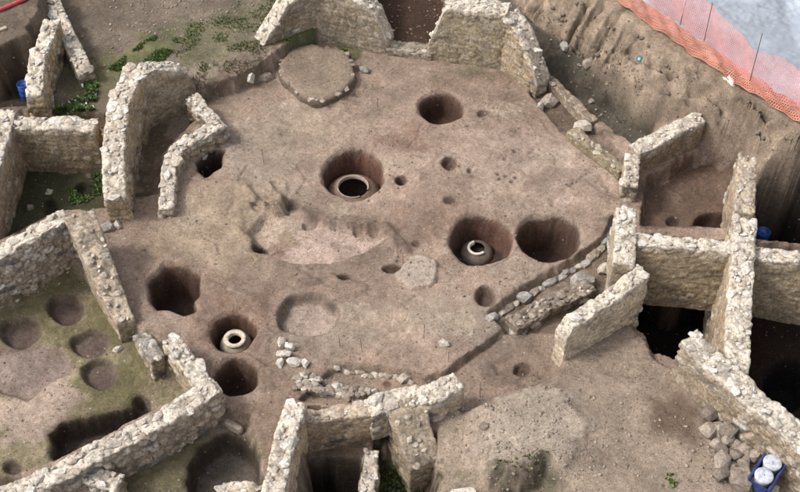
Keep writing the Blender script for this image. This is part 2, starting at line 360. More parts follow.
for cx, cy, rx, ry, c, m_ in [(410,140,26,12,RED,.6),(300,150,60,30,TAN*1.1,.5),(510,150,60,24,PINK*.95,.35),(200,260,60,40,BROWN,.35),(225,350,50,40,RED,.25),(480,80,60,14,BROWN,.3),
                              (330,340,60,18,PALE*.85,.35),(270,420,30,50,BROWN,.35),(590,170,40,26,PINK*.9,.35),(150,230,50,24,BROWN,.3),(430,210,40,18,RED,.25),(545,60+40,40,30,BROWN,.3),
                              (365,360,50,14,BROWN,.3),(250,150,50,30,PALE*.8,.35),(460,320,50,24,PALE*.85,.3),(225,225,70,40,alb(190,172,146),.45),(300,130,60,26,alb(188,170,148),.4),(400,320,60,22,alb(186,168,148),.4),(230,310,40,24,RED,.4),(440,225,50,16,RED,.25)]:
    tint(ellipse(cx, cy, rx, ry, 0, 20, .2, int(cx)), c, .3, m_, .5)
tint(ellipse(470,72,40,6), alb(110,112,84), .15, .5, .3); tint(ellipse(317,46,45,7,.2), GREEN, .15, .8, .3)
tint(poly([(60,372),(140,352),(160,366),(120,420),(70,410)], -.42), MOSS, .25, .8, .5)
tint(poly([(60,318),(100,304),(130,330),(150,350),(70,372),(50,330)], -.42), MOSS, .25, .7, .5)
tint(poly([(0,300),(70,280),(80,300),(40,325),(0,330)], -.42), MOSS, .25, .6, .5)
tint(poly([(0,380),(60,360),(80,400),(40,440),(0,440)], -.42), PINK*.9, .25, .7, .3)
tint(poly([(120,450),(200,428),(196,470),(160,500),(120,500)], -.35), MOSS, .2, .6, .4)
tint(poly([(242,425),(262,430),(258,480),(250,480)], -.2), GREEN, .1, .6, .4)
tint(poly([(665,385),(705,420),(700,440),(655,430),(640,400)], .3), alb(110,88,72), .25, .7, .3)
tint(poly([(640,195),(735,172),(735,190),(645,215)], -.45), alb(132,112,98), .2, .5)
tint(poly([(70,70),(165,25),(185,45),(110,80),(75,112)], .6), alb(104,110,62), .3, .6, .6)
tint(poly([(150,30),(250,0),(280,20),(200,60)], .6), alb(112,114,78), .4, .5, .6)

# ---- the pits
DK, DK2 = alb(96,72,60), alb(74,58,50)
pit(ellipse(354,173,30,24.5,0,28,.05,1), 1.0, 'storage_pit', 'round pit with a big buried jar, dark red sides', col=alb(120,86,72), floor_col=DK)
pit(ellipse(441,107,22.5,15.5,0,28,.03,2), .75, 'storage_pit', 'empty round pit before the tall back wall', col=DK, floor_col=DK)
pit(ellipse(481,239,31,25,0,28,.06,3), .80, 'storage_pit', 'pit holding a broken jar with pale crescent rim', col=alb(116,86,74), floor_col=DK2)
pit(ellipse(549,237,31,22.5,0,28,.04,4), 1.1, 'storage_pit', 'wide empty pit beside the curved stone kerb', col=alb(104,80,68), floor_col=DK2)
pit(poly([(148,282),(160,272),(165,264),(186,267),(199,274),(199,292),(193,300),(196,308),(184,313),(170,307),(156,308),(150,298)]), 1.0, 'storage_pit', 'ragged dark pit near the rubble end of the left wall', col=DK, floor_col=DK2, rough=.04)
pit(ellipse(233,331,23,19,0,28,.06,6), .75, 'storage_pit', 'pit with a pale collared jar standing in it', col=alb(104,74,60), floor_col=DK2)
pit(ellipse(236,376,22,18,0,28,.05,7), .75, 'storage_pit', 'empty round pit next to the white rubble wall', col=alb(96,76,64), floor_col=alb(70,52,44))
pit(ellipse(307,313,32,22.5,0,30,.04,8), .26, 'shallow_basin', 'shallow round basin with smooth pale pink floor', soft=.05, col=alb(140,124,112), floor_col=alb(190,170,156))
pit(ellipse(485,296,11,10,0,20,.04,9), .22, 'post_hole', None, col=alb(120,100,88), floor_col=alb(112,94,84))
for k, (cx, cy, rx, ry, d_) in enumerate([(401,180,5.5,5,.35),(449,163,8,6,.14),(260,247,6.5,4.5,.5),(344,277,6.5,4,.18),(392,268,10,4.5,.16),(449,200,6,4,.06),(482,112,5,3.5,.06),(522,368,9,7,.12),(387,385,4,3,.05),(415,242,4,3,.05)]):
    pit(ellipse(cx, cy, rx, ry, 0 if cy < 340 else -.14, 18, .06, 20+k), d_, 'post_hole', None, soft=.035, col=alb(112,92,80), floor_col=alb(88,70,60), rough=.01, cut=.04)
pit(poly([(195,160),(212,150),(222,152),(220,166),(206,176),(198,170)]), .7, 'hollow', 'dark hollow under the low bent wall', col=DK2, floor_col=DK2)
pit(poly([(600,178),(614,184),(618,196),(604,194)], 0), .05, None, None)
# left room: many shallow round pits, one long deep one
ZB = -.42
for cx, cy, rx, ry, d_ in [(20,333,20,16,.2),(66,309,19,16,.22),(90,344,19,14,.18),(100,374,19,15,.18),(142,404,10,10,.4),(12,468,10,8,.15),(4,486,22,11,.35)]:
    pit(ellipse(cx, cy, rx, ry, ZB, 24, .07, cx), d_, 'shallow_pit', None, col=alb(120,106,92), floor_col=alb(116,100,92), rough=.03)
pit(poly([(0,352),(40,345),(66,352),(72,372),(48,384),(28,402),(0,395),(-20,370)], ZB), .10, 'shallow_pit', None, col=alb(150,132,118), floor_col=alb(158,140,130))
pit(poly([(48,432),(62,422),(90,414),(122,408),(146,402),(140,425),(96,452),(54,458)], ZB), .6, 'long_pit', 'long dark pit along the white rubble wall in mossy room', col=alb(84,72,62), floor_col=alb(96,84,76), rough=.05)
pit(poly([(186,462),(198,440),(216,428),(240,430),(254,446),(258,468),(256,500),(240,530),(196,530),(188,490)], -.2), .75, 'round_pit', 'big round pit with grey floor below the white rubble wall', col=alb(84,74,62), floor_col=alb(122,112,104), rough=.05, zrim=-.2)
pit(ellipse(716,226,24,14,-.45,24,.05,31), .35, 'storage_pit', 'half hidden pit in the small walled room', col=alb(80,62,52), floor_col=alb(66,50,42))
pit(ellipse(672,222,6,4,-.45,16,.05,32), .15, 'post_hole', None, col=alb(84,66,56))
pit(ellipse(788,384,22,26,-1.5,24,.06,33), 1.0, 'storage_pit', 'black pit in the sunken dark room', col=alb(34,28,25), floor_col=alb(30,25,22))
for k, (cx, cy, rx, ry) in enumerate([(85,188,10,8),(50,205,8,10)]):
    pit(ellipse(cx, cy, rx, ry, -.35, 18, .08, 50+k), .2, 'shallow_pit', None, col=alb(70,68,50))
region(ellipse(564,200,13,9,0,20,.1,60), None, .06, .03, PINK, .1, .5, add=-.05)
region(ellipse(441,231,8,6,0,16,.05,61), None, .04, .01, None, 0, 1, add=-.03)
region(ellipse(418,273,21,17,0,24,.10,62), None, .03, .03, alb(190,174,160), .05, .9, add=.06)
region(poly([(492,362),(512,356),(524,362),(516,372),(496,374)], -.14), None, .04, .02, None, 0, 1, add=-.05)
region(poly([(522,378),(538,375),(542,382),(528,387)], -.14), None, .03, .01, alb(180,160,140), 0, .6, add=.06)

rou = .5+.9*sstep(-.2, .4, fbm2(X, Y, 1.3, 3, 91))
H += .020*N2+.04*N1+.06*N3+rou*(.014*fbm2(X, Y, .13, 3, 77)+.012*N4)
gy, gx = np.gradient(H, CELL); lev = 1-sstep(.5, 1.3, np.hypot(gx, gy))
COL *= (1+lev*(.17*N5+.08*N4+.18*N3+.12*N1))[..., None]
gy, gx = np.gradient(H, CELL); steep = sstep(.8, 2.0, np.hypot(gx, gy)); ps_ = steep > .01
n3 = fbm3(np.stack([X[ps_], Y[ps_], H[ps_]], 1), .26, 2, 83)
COL[ps_] *= (1+.6*steep[ps_]*n3)[:, None]
hall = sdist(poly([(200,95),(280,80),(500,70),(620,180),(600,250),(490,320),(440,375),(300,400),(230,400),(140,320),(110,230)]), X, Y)
IS_HALL = hall > 0

# build the pieces from the one height field
gy, gx = np.gradient(H, CELL)
NRM = np.stack([-gx, -gy, np.ones_like(H)], -1); NRM /= np.linalg.norm(NRM, axis=-1, keepdims=True)
VID = np.arange(NYG*NXG).reshape(NYG, NXG)
QUADS = np.stack([VID[:-1,:-1], VID[:-1,1:], VID[1:,1:], VID[1:,:-1]], -1).reshape(-1, 4)
CO = np.stack([X, Y, H], -1).reshape(-1, 3); NR = NRM.reshape(-1, 3); CL = np.clip(COL, 0.01, .9).reshape(-1, 3)
fid = np.zeros((NYG-1, NXG-1), int)
fid[IS_BANK[:-1,:-1]] = 1; fid[IS_PAVE[:-1,:-1]] = 2
for k, (P, nm, lb, cut) in enumerate(PARTS):
    s = box_of(P, .4); d = sdist(P, X[s], Y[s])
    sub = fid[s][:d.shape[0], :d.shape[1]]; dd = d[:sub.shape[0], :sub.shape[1]]
    sub[(dd > -cut)] = 10+k
fid = fid.ravel()
def piece(k, name, mat, parent=None):
    q = QUADS[fid == k]
    if len(q) == 0: return None
    u, inv = np.unique(q.ravel(), return_inverse=True)
    return link(name, mesh_np(name, CO[u], inv.reshape(-1, 4), CL[u], True, NR[u]), mat, parent)
ground = piece(0, 'ground', M_SOIL); tag(ground, 'brown trodden earth floor of the excavated hall and rooms', 'ground', kind='structure')
bank = piece(1, 'earth_bank', M_BANK); tag(bank, 'steep cut earth bank with bucket marks above the trench', 'bank', kind='structure')
m, t, b = newmat('paving', .8)
at = N(t, 'ShaderNodeAttribute', attribute_name='Col'); g_ = N(t, 'ShaderNodeNewGeometry')
n_ = N(t, 'ShaderNodeTexNoise', Scale=2.5, Detail=6.0, Roughness=.6); t.links.new(g_.outputs['Position'], n_.inputs['Vector'])
t.links.new(mixc(t, 1.0, at.outputs['Color'], ramp(t, n_.outputs['Fac'], [(.3, .88), (.7, 1.1)]), 'MULTIPLY'), b.inputs['Base Color'])
pave = piece(2, 'pavement', m); tag(pave, 'pale grey dusty pavement beyond the orange net', 'pavement', kind='structure')
for k, (P, nm, lb, cut) in enumerate(PARTS):
    o = piece(10+k, nm, M_SOIL, ground)
    if o is not None and lb: o['label'] = lb
def zg(x, y):
    i = min(max((x-GX0)/CELL, 0), NXG-2); j = min(max((y-GY0)/CELL, 0), NYG-2); a, b_ = int(i), int(j); u, v = i-a, j-b_
    return float((H[b_,a]*(1-u)+H[b_,a+1]*u)*(1-v)+(H[b_+1,a]*(1-u)+H[b_+1,a+1]*u)*v)
# the land all round, out to the horizon
def skirt():
    R = [(0, .0), (6, .1), (30, .3), (200, .3), (900, .3)]
    ring = []
    n = 60
    bx = [(GX0+(GX1-CELL-GX0)*k/n, GY0) for k in range(n)]+[(xs[-1], GY0+(ys[-1]-GY0)*k/n) for k in range(n)]+[(xs[-1]-(xs[-1]-GX0)*k/n, ys[-1]) for k in range(n)]+[(GX0, ys[-1]-(ys[-1]-GY0)*k/n) for k in range(n)]
    vs_, q = [], []; nn = len(bx)
    for r, dz in R:
        for (x, y) in bx:
            d = math.hypot(x, y-2.5); ux, uy = x/d, (y-2.5)/d
            z0 = zg(min(x, xs[-2]), min(y, ys[-2]))
            vs_.append((x+ux*r, y+uy*r, z0-(.01 if r == 0 else 0) if r < 1 else (z0*.4+.3 if r < 20 else .3)))
    for k in range(len(R)-1):
        for i in range(nn): q.append((k*nn+i, k*nn+(i+1) % nn, (k+1)*nn+(i+1) % nn, (k+1)*nn+i))
    q = np.array(q)[:, ::-1]; c = np.empty((len(vs_), 3)); c[:] = alb(150,140,126)
    o = link('terrain', mesh_np('terrain', np.array(vs_), q, c), M_SOIL); tag(o, 'open bare land all round the excavation', 'terrain', kind='structure')
skirt()

# ------------------------------------------------------------------ stones
def stone_mesh(name, seed, mat, boxy=.5):
    """an angular broken stone: the hull of points on a rounded box"""
    import bmesh
    r = np.random.default_rng(seed); bm = bmesh.new()
    for _ in range(17 if name.endswith('lime') else 26):
        p = r.normal(size=3); p /= np.linalg.norm(p); q = p/np.abs(p).max(); v = p*(1-boxy)+q*boxy*.95 if name.endswith('lime') else p*(1-boxy*.55)+q*boxy*.55*.9
        bm.verts.new(tuple(v*(r.uniform(.86, 1.08) if name.endswith('lime') else r.uniform(.94, 1.05))))
    g = bmesh.ops.convex_hull(bm, input=bm.verts[:])
    bmesh.ops.delete(bm, geom=[v for v in bm.verts if not v.link_faces], context='VERTS')
    bmesh.ops.recalc_face_normals(bm, faces=bm.faces[:])
    me = bpy.data.meshes.new(name); bm.to_mesh(me); bm.free(); me.materials.append(mat); return me
LIB = {k: [stone_mesh('stone_'+k, 100+i*7, m_, .45+.5*(i % 3)/2) for i in range(14)] for k, m_ in (('lime', M_LIME), ('tan', M_TAN), ('grey', M_GREY), ('field', M_FIELD))}
def stone(kind, loc, size, rz=None, parent=None, name='stone', tilt=.25):
    o = bpy.data.objects.new(name, random.choice(LIB[kind])); sc.collection.objects.link(o)
    o.location = loc; o.scale = size; o.rotation_euler = (random.uniform(-tilt, tilt), random.uniform(-tilt, tilt), random.uniform(0, 6.28) if rz is None else rz)
    if parent is not None: o.parent = parent
    return o
def stone_soup(items, name, mat, parent=None):
    """many tiny stones joined: items are (x, y, z, sx, sy, sz)"""
    base = [np.array([v.co for v in m_.vertices]) for m_ in LIB['lime']]; fcs = [np.array([list(p.vertices) for p in m_.polygons]) for m_ in LIB['lime']]
    vv, ff, n = [], [], 0
    for (x, y, z, a, b, c) in items:
        ri = random.randrange(len(base)); fc = fcs[ri]; p = base[ri]*[a, b, c]; th = random.uniform(0, 6.28); cs, sn = math.cos(th), math.sin(th)
        p = np.stack([p[:,0]*cs-p[:,1]*sn, p[:,0]*sn+p[:,1]*cs, p[:,2]], 1)+[x, y, z]
        vv.append(p); ff.append(fc+n); n += len(p)
    return link(name, mesh_np(name, np.vstack(vv), np.vstack(ff), None, False), mat, parent)

# ------------------------------------------------------------------ masonry walls
NSTONE = 0
def wall(line, zref, thick, profile, zbase, label, off=0.0, plaster=.45, kind='lime', tone=None, top_tone=None, name='masonry_wall', smin=.055, smax=.19, res=.036, dens=1.0, face_stones=0, seed=None, group=None, course=(.26, .15), rag=.05, cat='wall', relief=1.0, taper=1.0):
    """line: pixels at height zref along the wall; off moves it sideways (in thicknesses, + = to the left of its direction)"""
    global NSTONE
    seed = seed if seed is not None else abs(int(line[0][0]*31+line[0][1]*17)) % 9973
    r = np.random.default_rng(seed); thick *= .9
    P = poly(line, zref); seg = np.linalg.norm(np.diff(P, axis=0), axis=1); L = seg.sum(); cum = np.concatenate([[0], np.cumsum(seg)])
    nu = max(6, int(L/res)); nv = max(4, int(thick/res))
    s = np.linspace(0, L, nu+1)
    cx, cy = np.interp(s, cum, P[:,0]), np.interp(s, cum, P[:,1])
    kk = max(1, int(.12/res))
    if len(P) > 2:
        for arr in (cx, cy):
            pad = np.concatenate([[arr[0]]*kk, arr, [arr[-1]]*kk]); sm = np.convolve(pad, np.ones(2*kk+1)/(2*kk+1), 'valid'); arr[kk:-kk] = sm[kk:-kk]
    tx, ty = np.gradient(cx), np.gradient(cy); tl = np.hypot(tx, ty); tx /= tl; ty /= tl
    nx, ny = -ty, tx
    cx += nx*thick*off; cy += ny*thick*off
    pr_ = np.array(profile, float); zt = np.interp(s/L, pr_[:,0], pr_[:,1])
    step = np.array([hash3(np.int64(i), np.int64(seed), np.int64(1)) for i in range(int(L/.22)+3)])
    rg = (np.interp(s/.22, np.arange(len(step)), step)-.5)*2
    zt = zt + rag*rg
    nw = max(4, int((zt.max()-zbase)/res))
    idm = -np.ones((nu+1, nv+1, nw+1), int)
    I, J, Kk = np.meshgrid(np.arange(nu+1), np.arange(nv+1), np.arange(nw+1), indexing='ij')
    surf = (I == 0) | (I == nu) | (J == 0) | (J == nv) | (Kk == nw)
    idm[surf] = np.arange(surf.sum()); i, j, k = I[surf], J[surf], Kk[surf]
    a = (j/nv-.5)*thick*(1+(taper-1)*i/nu)
    h = zbase+(zt[i]-zbase)*k/nw
    h = h+(k/nw)**3*.04*vnoise((cx[i]+nx[i]*a)/.13, (cy[i]+ny[i]*a)/.13, 0*h, seed % 31)
    x, y = cx[i]+nx[i]*a, cy[i]+ny[i]*a
    ox = np.zeros(len(i)); oy = ox.copy(); oz = ox.copy()
    e = (j == nv)*1.-(j == 0)*1.; ox += nx[i]*e; oy += ny[i]*e
    e = (i == nu)*1.-(i == 0)*1.; ox += tx[i]*e; oy += ty[i]*e
    oz += (k == nw)*1.
    on = np.sqrt(ox**2+oy**2+oz**2); ox /= on; oy /= on; oz /= on
    wp = np.stack([x, y, h], 1)
    q = np.stack([s[i]/course[0], a/course[0]+3.3, (h+.03*np.sin(s[i]*2+seed))/course[1]], 1)+[seed*1.37, 0, seed*.31]
    row = np.floor(q[:,2]).astype(int)
    f1, f2, cid = voro3(q, .35, seed % 50)
    edge = sstep(.0, .22, f2-f1)
    big = fbm3(wp+seed*3.1, .7, 3, seed % 40); fine = fbm3(wp, .16, 3, 5)
    cover = sstep(-.3, .35, big+(plaster-.5)*1.6)                  # where render and mortar still hide the stones
    topm = sstep(.0, .25, h-(zt[i]-.22)); cover = cover*(1-.45*topm)
    disp = (1-cover*.75)*(edge*(.028+.055*cid)-.022)+cover*.012+.03*big+.020*fine
    disp = disp*(1-.55*topm)
    wp = wp+np.stack([ox, oy, oz], 1)*(disp*relief)[:, None]
    tone = (np.array(tone) if tone is not None else alb(158,143,124))*np.array([1.25, 1.22, 1.18])
    tt = np.array(top_tone) if top_tone is not None else alb(214,202,187)
    st = tone*(0.72+.62*cid)[:, None]; mort = tone*.92
    st = np.where((cid > .82)[:, None], alb(206,198,186), st); st = np.where((cid < .12)[:, None], alb(112,112,114), st)
    c = mort[None]*(1-edge[:, None])*.85+st*edge[:, None]
    pc = tone*(1.0+.30*fine+.30*big)[:, None]
    c = c*(1-cover[:, None]*.7)+pc*cover[:, None]*.7
    c = c*(1-topm[:, None]*.8)+(tt*(.7+.45*edge+.2*fine)[:, None])*topm[:, None]*.8
    base_tint = sstep(.45, .0, h-zbase-.15*big)[:, None]*.25; c = c*(1-base_tint)+alb(98,92,74)*base_tint  # colour turns darker and olive towards the wall base
    F_ = []
    def quad(A, B, C_, D_): F_.append(np.stack([A.ravel(), B.ravel(), C_.ravel(), D_.ravel()], 1))
    f = idm[:, 0, :]; quad(f[:-1,:-1], f[1:,:-1], f[1:,1:], f[:-1,1:])
    f = idm[:, nv, :]; quad(f[:-1,:-1], f[:-1,1:], f[1:,1:], f[1:,:-1])
    f = idm[0]; quad(f[:-1,:-1], f[:-1,1:], f[1:,1:], f[1:,:-1])
    f = idm[nu]; quad(f[:-1,:-1], f[1:,:-1], f[1:,1:], f[:-1,1:])
    f = idm[:, :, nw]; quad(f[:-1,:-1], f[1:,:-1], f[1:,1:], f[:-1,1:])
    org = np.array([cx.mean(), cy.mean(), zbase])
    me = mesh_np(name, wp-org, np.vstack(F_), np.clip(c, .01, .9), True)
    o = link(name, me, M_WALL, None, tuple(org)); tag(o, label, cat, group)
    # rubble left on the crown of the wall
    placed = []; tries = int(L*thick*150*dens)
    for _ in range(tries):
        u = r.uniform(0, L); v = r.uniform(-.43, .43)*thick*(1+(taper-1)*u/L); sz = smin+(smax-smin)*r.random()**2.0
        ii = min(nu, int(u/L*nu)); px_, py_ = cx[ii]+nx[ii]*v, cy[ii]+ny[ii]*v
        if any((px_-b_[0])**2+(py_-b_[1])**2 < ((sz+b_[2])*.78)**2 for b_ in placed): continue
        placed.append((px_, py_, sz, zt[ii], math.atan2(ty[ii], tx[ii])))
        if len(placed) > 280: break
    soup = []
    for (px_, py_, sz, z, an) in placed:
        asp = r.uniform(.5, .95); sh = r.uniform(.28, .5)
        stone(kind if r.random() < .86 else 'tan', (px_-org[0], py_-org[1], z+sz*sh*r.uniform(-.7,-.1)+.015-org[2]), (sz, sz*asp, sz*sh), an+r.normal(0, .4), o, tilt=.13); NSTONE += 1
    for _ in range(int(L*thick*26*min(1, dens))):
        u = r.uniform(0, L); v = r.uniform(-.48, .48)*thick*(1+(taper-1)*u/L); ii = min(nu, int(u/L*nu)); sz = r.uniform(.02, .05)
        soup.append((cx[ii]+nx[ii]*v-org[0], cy[ii]+ny[ii]*v-org[1], zt[ii]+.012-org[2], sz, sz*.8, sz*.4))
    if soup: tag(stone_soup(soup, 'rubble_bits', M_LIME, o), kind='stuff')
    for _ in range(face_stones):
        u = r.uniform(.05, .95)*L; ii = min(nu, int(u/L*nu)); side = -1 if r.random() < .8 else 1
        zz = r.uniform(zbase+.15*(zt[ii]-zbase), zt[ii]-.08); sz = r.uniform(.07, .14)
        stone(random.choice(['grey', 'lime', 'tan', 'tan']), (cx[ii]+nx[ii]*side*thick*.49-org[0], cy[ii]+ny[ii]*side*thick*.49-org[1], zz-org[2]), (sz, sz*.4, sz*.55), math.atan2(ty[ii], tx[ii]), o, tilt=.1)
    return o
flat = lambda z: [(0, z), (1, z)]
TF = alb(150,134,112)
# back of the hall
wall([(428,58),(502,70)], 0, .55, [(0,.45),(.1,1.0),(.22,1.6),(1,1.72)], -.15, 'tall plastered wall with ragged left edge closing the back of hall', off=.5, plaster=.75, tone=alb(156,144,122))
wall([(500,69),(536,93)], 0, .5, [(0,1.68),(.45,1.35),(.75,.75),(1,.25)], -.15, 'tall wall stub stepping down beside the bank trench', off=.5, plaster=.5, tone=alb(160,144,122))
wall([(258,64),(320,40)], 0, .5, [(0,.25),(.3,.9),(.55,1.5),(1,1.65)], -.1, 'wall rising from the scarp behind the round platform', off=.5, plaster=.8, tone=alb(148,136,118))
wall([(317,41),(388,54)], 0, .5, [(0,1.6),(.6,1.5),(.85,1.15),(1,.35)], -.1, 'plastered wall with broken right end behind the round platform', off=.5, plaster=.85, tone=alb(152,140,122))
wall([(386,55),(432,60)], 0, .45, flat(.18), -.2, 'low threshold wall between the two tall back walls', off=.5, plaster=.8, dens=.35, tone=alb(150,136,120), kind='tan', top_tone=alb(160,146,130))
# upper left
wall([(148,126),(198,105)], -.2, .45, [(0,1.32),(.35,1.25),(.75,1.0),(.92,.8),(1,.5)], -.4, 'short wall with white rubble crown joining the leaning left wall', off=.5, plaster=.7, tone=alb(160,146,124))
wall([(135,76),(119,108),(113,150),(112,186)], 1.1, .52, [(0,1.3),(.4,1.2),(.8,1.0),(1,.75)], -.4, 'long wall beside the small mossy room with broad stony top', plaster=.5, tone=alb(172,154,128))
wall([(18,170),(105,171)], -.35, .45, [(0,.95),(1,.95)], -.5, 'straight wall closing the small mossy room at its back', off=.5, plaster=.7, tone=alb(148,134,112))
wall([(7,112),(-22,205)], 1.0, .5, flat(1.0), -.5, 'side wall of the small mossy room with pinkish plaster', plaster=.8, tone=alb(164,146,128))
wall([(53,22),(37,58),(33,92)], 1.35, .42, [(0,1.4),(1,1.3)], 0, 'free standing wall beside the green weeds', plaster=.4, tone=alb(176,156,126))
wall([(50,-6),(60,20),(84,66)], .95, .4, [(0,1.0),(.5,.95),(1,.75)], .2, 'narrow wall branching off behind the green weeds', plaster=.4, tone=alb(150,136,116))
wall([(192,99),(221,127)], .45, .36, [(0,.55),(1,.4)], -.35, 'short low rubble wall running down to the dark hollow', plaster=.3, dens=1.2)
wall([(221,125),(198,137),(179,147),(169,166),(165,204)], .4, .36, [(0,.45),(.5,.45),(1,.25)], -.35, 'bent low rubble wall with white crown above the dark hollow', plaster=.3, dens=1.2)
# left
wall([(-70,346),(0,312),(86,270)], -.42, .4, [(0,.95),(.5,1.0),(1,1.2)], -.6, 'big wall of coursed grey stones above the mossy room', off=.5, plaster=.12, face_stones=46, tone=alb(160,148,134), course=(.24,.13))
wall([(79,214,1.25),(98,258,.8),(126,324,.1)], 1.0, .68, [(0,1.25),(.35,.9),(.75,.4),(1,.1)], -.5, 'thick wall sloping down to a broken end by the ragged pit', plaster=.7, kind='tan', top_tone=alb(176,160,142), tone=alb(160,144,124), dens=.3, taper=.58, rag=.08)
wall([(170,338),(214,395)], .5, .36, flat(.5), -.5, 'white crowned wall beside the two pits at the hall edge', plaster=.5, dens=1.3)
wall([(214,387),(150,426),(60,470),(-30,508)], .55, .44, [(0,.6),(.3,.55),(1,.5)], -.6, 'long white crowned rubble wall fronting the mossy room', plaster=.35, dens=1.3, face_stones=20, tone=alb(164,152,138))
wall([(74,470),(119,482)], .25, .4, flat(.25), -.6, 'short stub wall with white rubble top off the long white wall', plaster=.3, dens=1.3)
wall([(222,493),(266,495)], -.1, .4, flat(-.05), -.9, 'white topped wall edge below the big round pit', plaster=.3, dens=1.3)
wall([(141,336),(160,366)], -.1, .32, [(0,.0),(1,.15)], -.5, 'crumbled wall remnant of grey stones next to mossy room', plaster=.2, kind='grey', top_tone=alb(150,144,138), dens=1.2)
# front
wall([(296,401),(285,440),(274,492),(266,530)], .75, .42, [(0,.7),(.3,.8),(1,.8)], -.8, 'white crowned wall at the side of the dark cellar', plaster=.6, tone=alb(184,164,140), dens=1.2)
wall([(305,416),(372,411)], .35, .32, [(0,.35),(1,.4)], -.75, 'tan wall with rubble crown closing the dark cellar', plaster=.8, kind='tan', tone=alb(172,150,126), top_tone=alb(190,172,152), dens=1.1)
wall([(368,404),(400,394),(432,396),(458,384)], .65, .46, [(0,.5),(.4,.6),(.75,.75),(1,.8)], -.3, 'bright white broken wall chunk above the cellar and mound', plaster=.6, tone=alb(178,164,146), dens=1.0, smax=.19)
wall([(405,400,.65),(416,430,.4),(426,458,.05)], .35, .72, [(0,.65),(.45,.4),(.8,.1),(1,-.2)], -1.1, 'broad earthy wall stub sloping down to divide the cellar', plaster=.6, kind='tan', tone=alb(150,134,114), top_tone=alb(176,160,140), dens=.4, rag=.1)
wall([(372,452),(367,500)], -.35, .3, flat(-.3), -2.3, 'narrow stacked stone pier in the dark cellar', plaster=.2, kind='lime', dens=.9, smax=.17)
# right
wall([(563,360),(638,320)], .3, .34, [(0,.95),(.08,1.25),(.6,1.42),(1,1.72)], .0, 'bright leaning rubble wall with thick white crown on the ramp', off=.5, plaster=.7, tone=alb(190,176,156), dens=1.3)
wall([(627,206),(624,264)], 1.1, .46, flat(1.1), -1.2, 'narrow straight wall with white top between kerb and black room', plaster=.5, tone=alb(160,146,126), dens=1.3)
wall([(632,238),(735,248),(840,264)], 1.1, .36, flat(1.1), -.75, 'long cross wall above the black sunken room', plaster=.7, tone=alb(166,150,126), dens=1.2)
wall([(747,158),(745,212)], .95, .44, [(0,1.0),(1,.9)], -1.4, 'straight wall beside the half hidden pit room', plaster=.5, tone=alb(156,138,118), kind='tan', top_tone=alb(180,166,148))
wall([(745,218),(736,372)], 1.15, .5, flat(1.18), -1.8, 'straight white topped wall between the black room and brown room', plaster=.5, tone=alb(168,150,126), dens=1.3)
wall([(688,340),(735,380),(830,462)], 1.25, .5, [(0,1.35),(.15,1.25),(1,1.2)], -.2, 'massive diagonal wall with broad rubble top above the stone pile', plaster=.6, tone=alb(144,130,112), dens=1.2)
wall([(634,150),(700,118)], .7, .42, [(0,.75),(1,.75)], -.6, 'wall with pale rubble top leaning against the earth bank', plaster=.7, tone=alb(146,128,108))
wall([(633,154),(631,182)], .6, .36, flat(.55), -.5, 'short end wall of the half hidden pit room', plaster=.6, tone=alb(150,134,114), kind='tan')
wall([(572,128),(624,170)], .25, .34, flat(.22), -.3, 'low yellowish bench wall along the bank trench', plaster=.9, tone=alb(136,124,98), kind='tan', top_tone=alb(140,126,106), dens=.2, rag=.02, relief=.4)
wall([(539,68),(594,121)], .05, .26, flat(.05), -.6, 'smooth low earth ledge wall in the bank trench', plaster=1.0, tone=alb(140,124,106), kind='tan', top_tone=alb(150,134,116), dens=.05, rag=.02, relief=.3)
print('stones on walls', NSTONE)

# ------------------------------------------------------------------ round platform
def platform():
    c = un(317, 71, .35); rx = 40/36.; P = ellipse(317, 71, 39, 26.5, .2, 44, .12, 4); ce = P.mean(0)
    V, Q = [], []; n = len(P); rings = [(1.04,-.1),(1.03,.06),(1.0,.15),(.96,.21),(.85,.22),(.6,.18),(.3,.17),(.02,.17)]
    V = []
    for f, z in rings:
        for p in P: V.append([*(ce+(p-ce)*f), z])
    V = np.array(V); V += .05*np.stack([fbm3(V, .2, 2, 3), fbm3(V, .2, 2, 9), fbm3(V, .25, 2, 7)], 1)*1.2
    for k in range(len(rings)-1):
        for i in range(n): Q.append((k*n+i, k*n+(i+1) % n, (k+1)*n+(i+1) % n, (k+1)*n+i))
    col = np.empty((len(V), 3)); col[:] = alb(160,142,125); col[:3*n] = alb(128,112,98)
    o = link('round_platform', None); o.location = (ce[0], ce[1], 0)
    link('earth_fill', mesh_np('earth_fill', V-[ce[0], ce[1], 0], np.array(Q), col), M_SOIL, o)
    tag(o, 'round raised platform edged with small stones before back wall', 'platform')
    for i in range(n):
        if random.random() < .5:
            p = ce+(P[i]-ce)*random.uniform(.93, 1.0)-ce; sz = random.uniform(.05, .085)
            stone('field', (p[0], p[1], .18), (sz*1.2, sz, sz*.6), None, o)
platform()

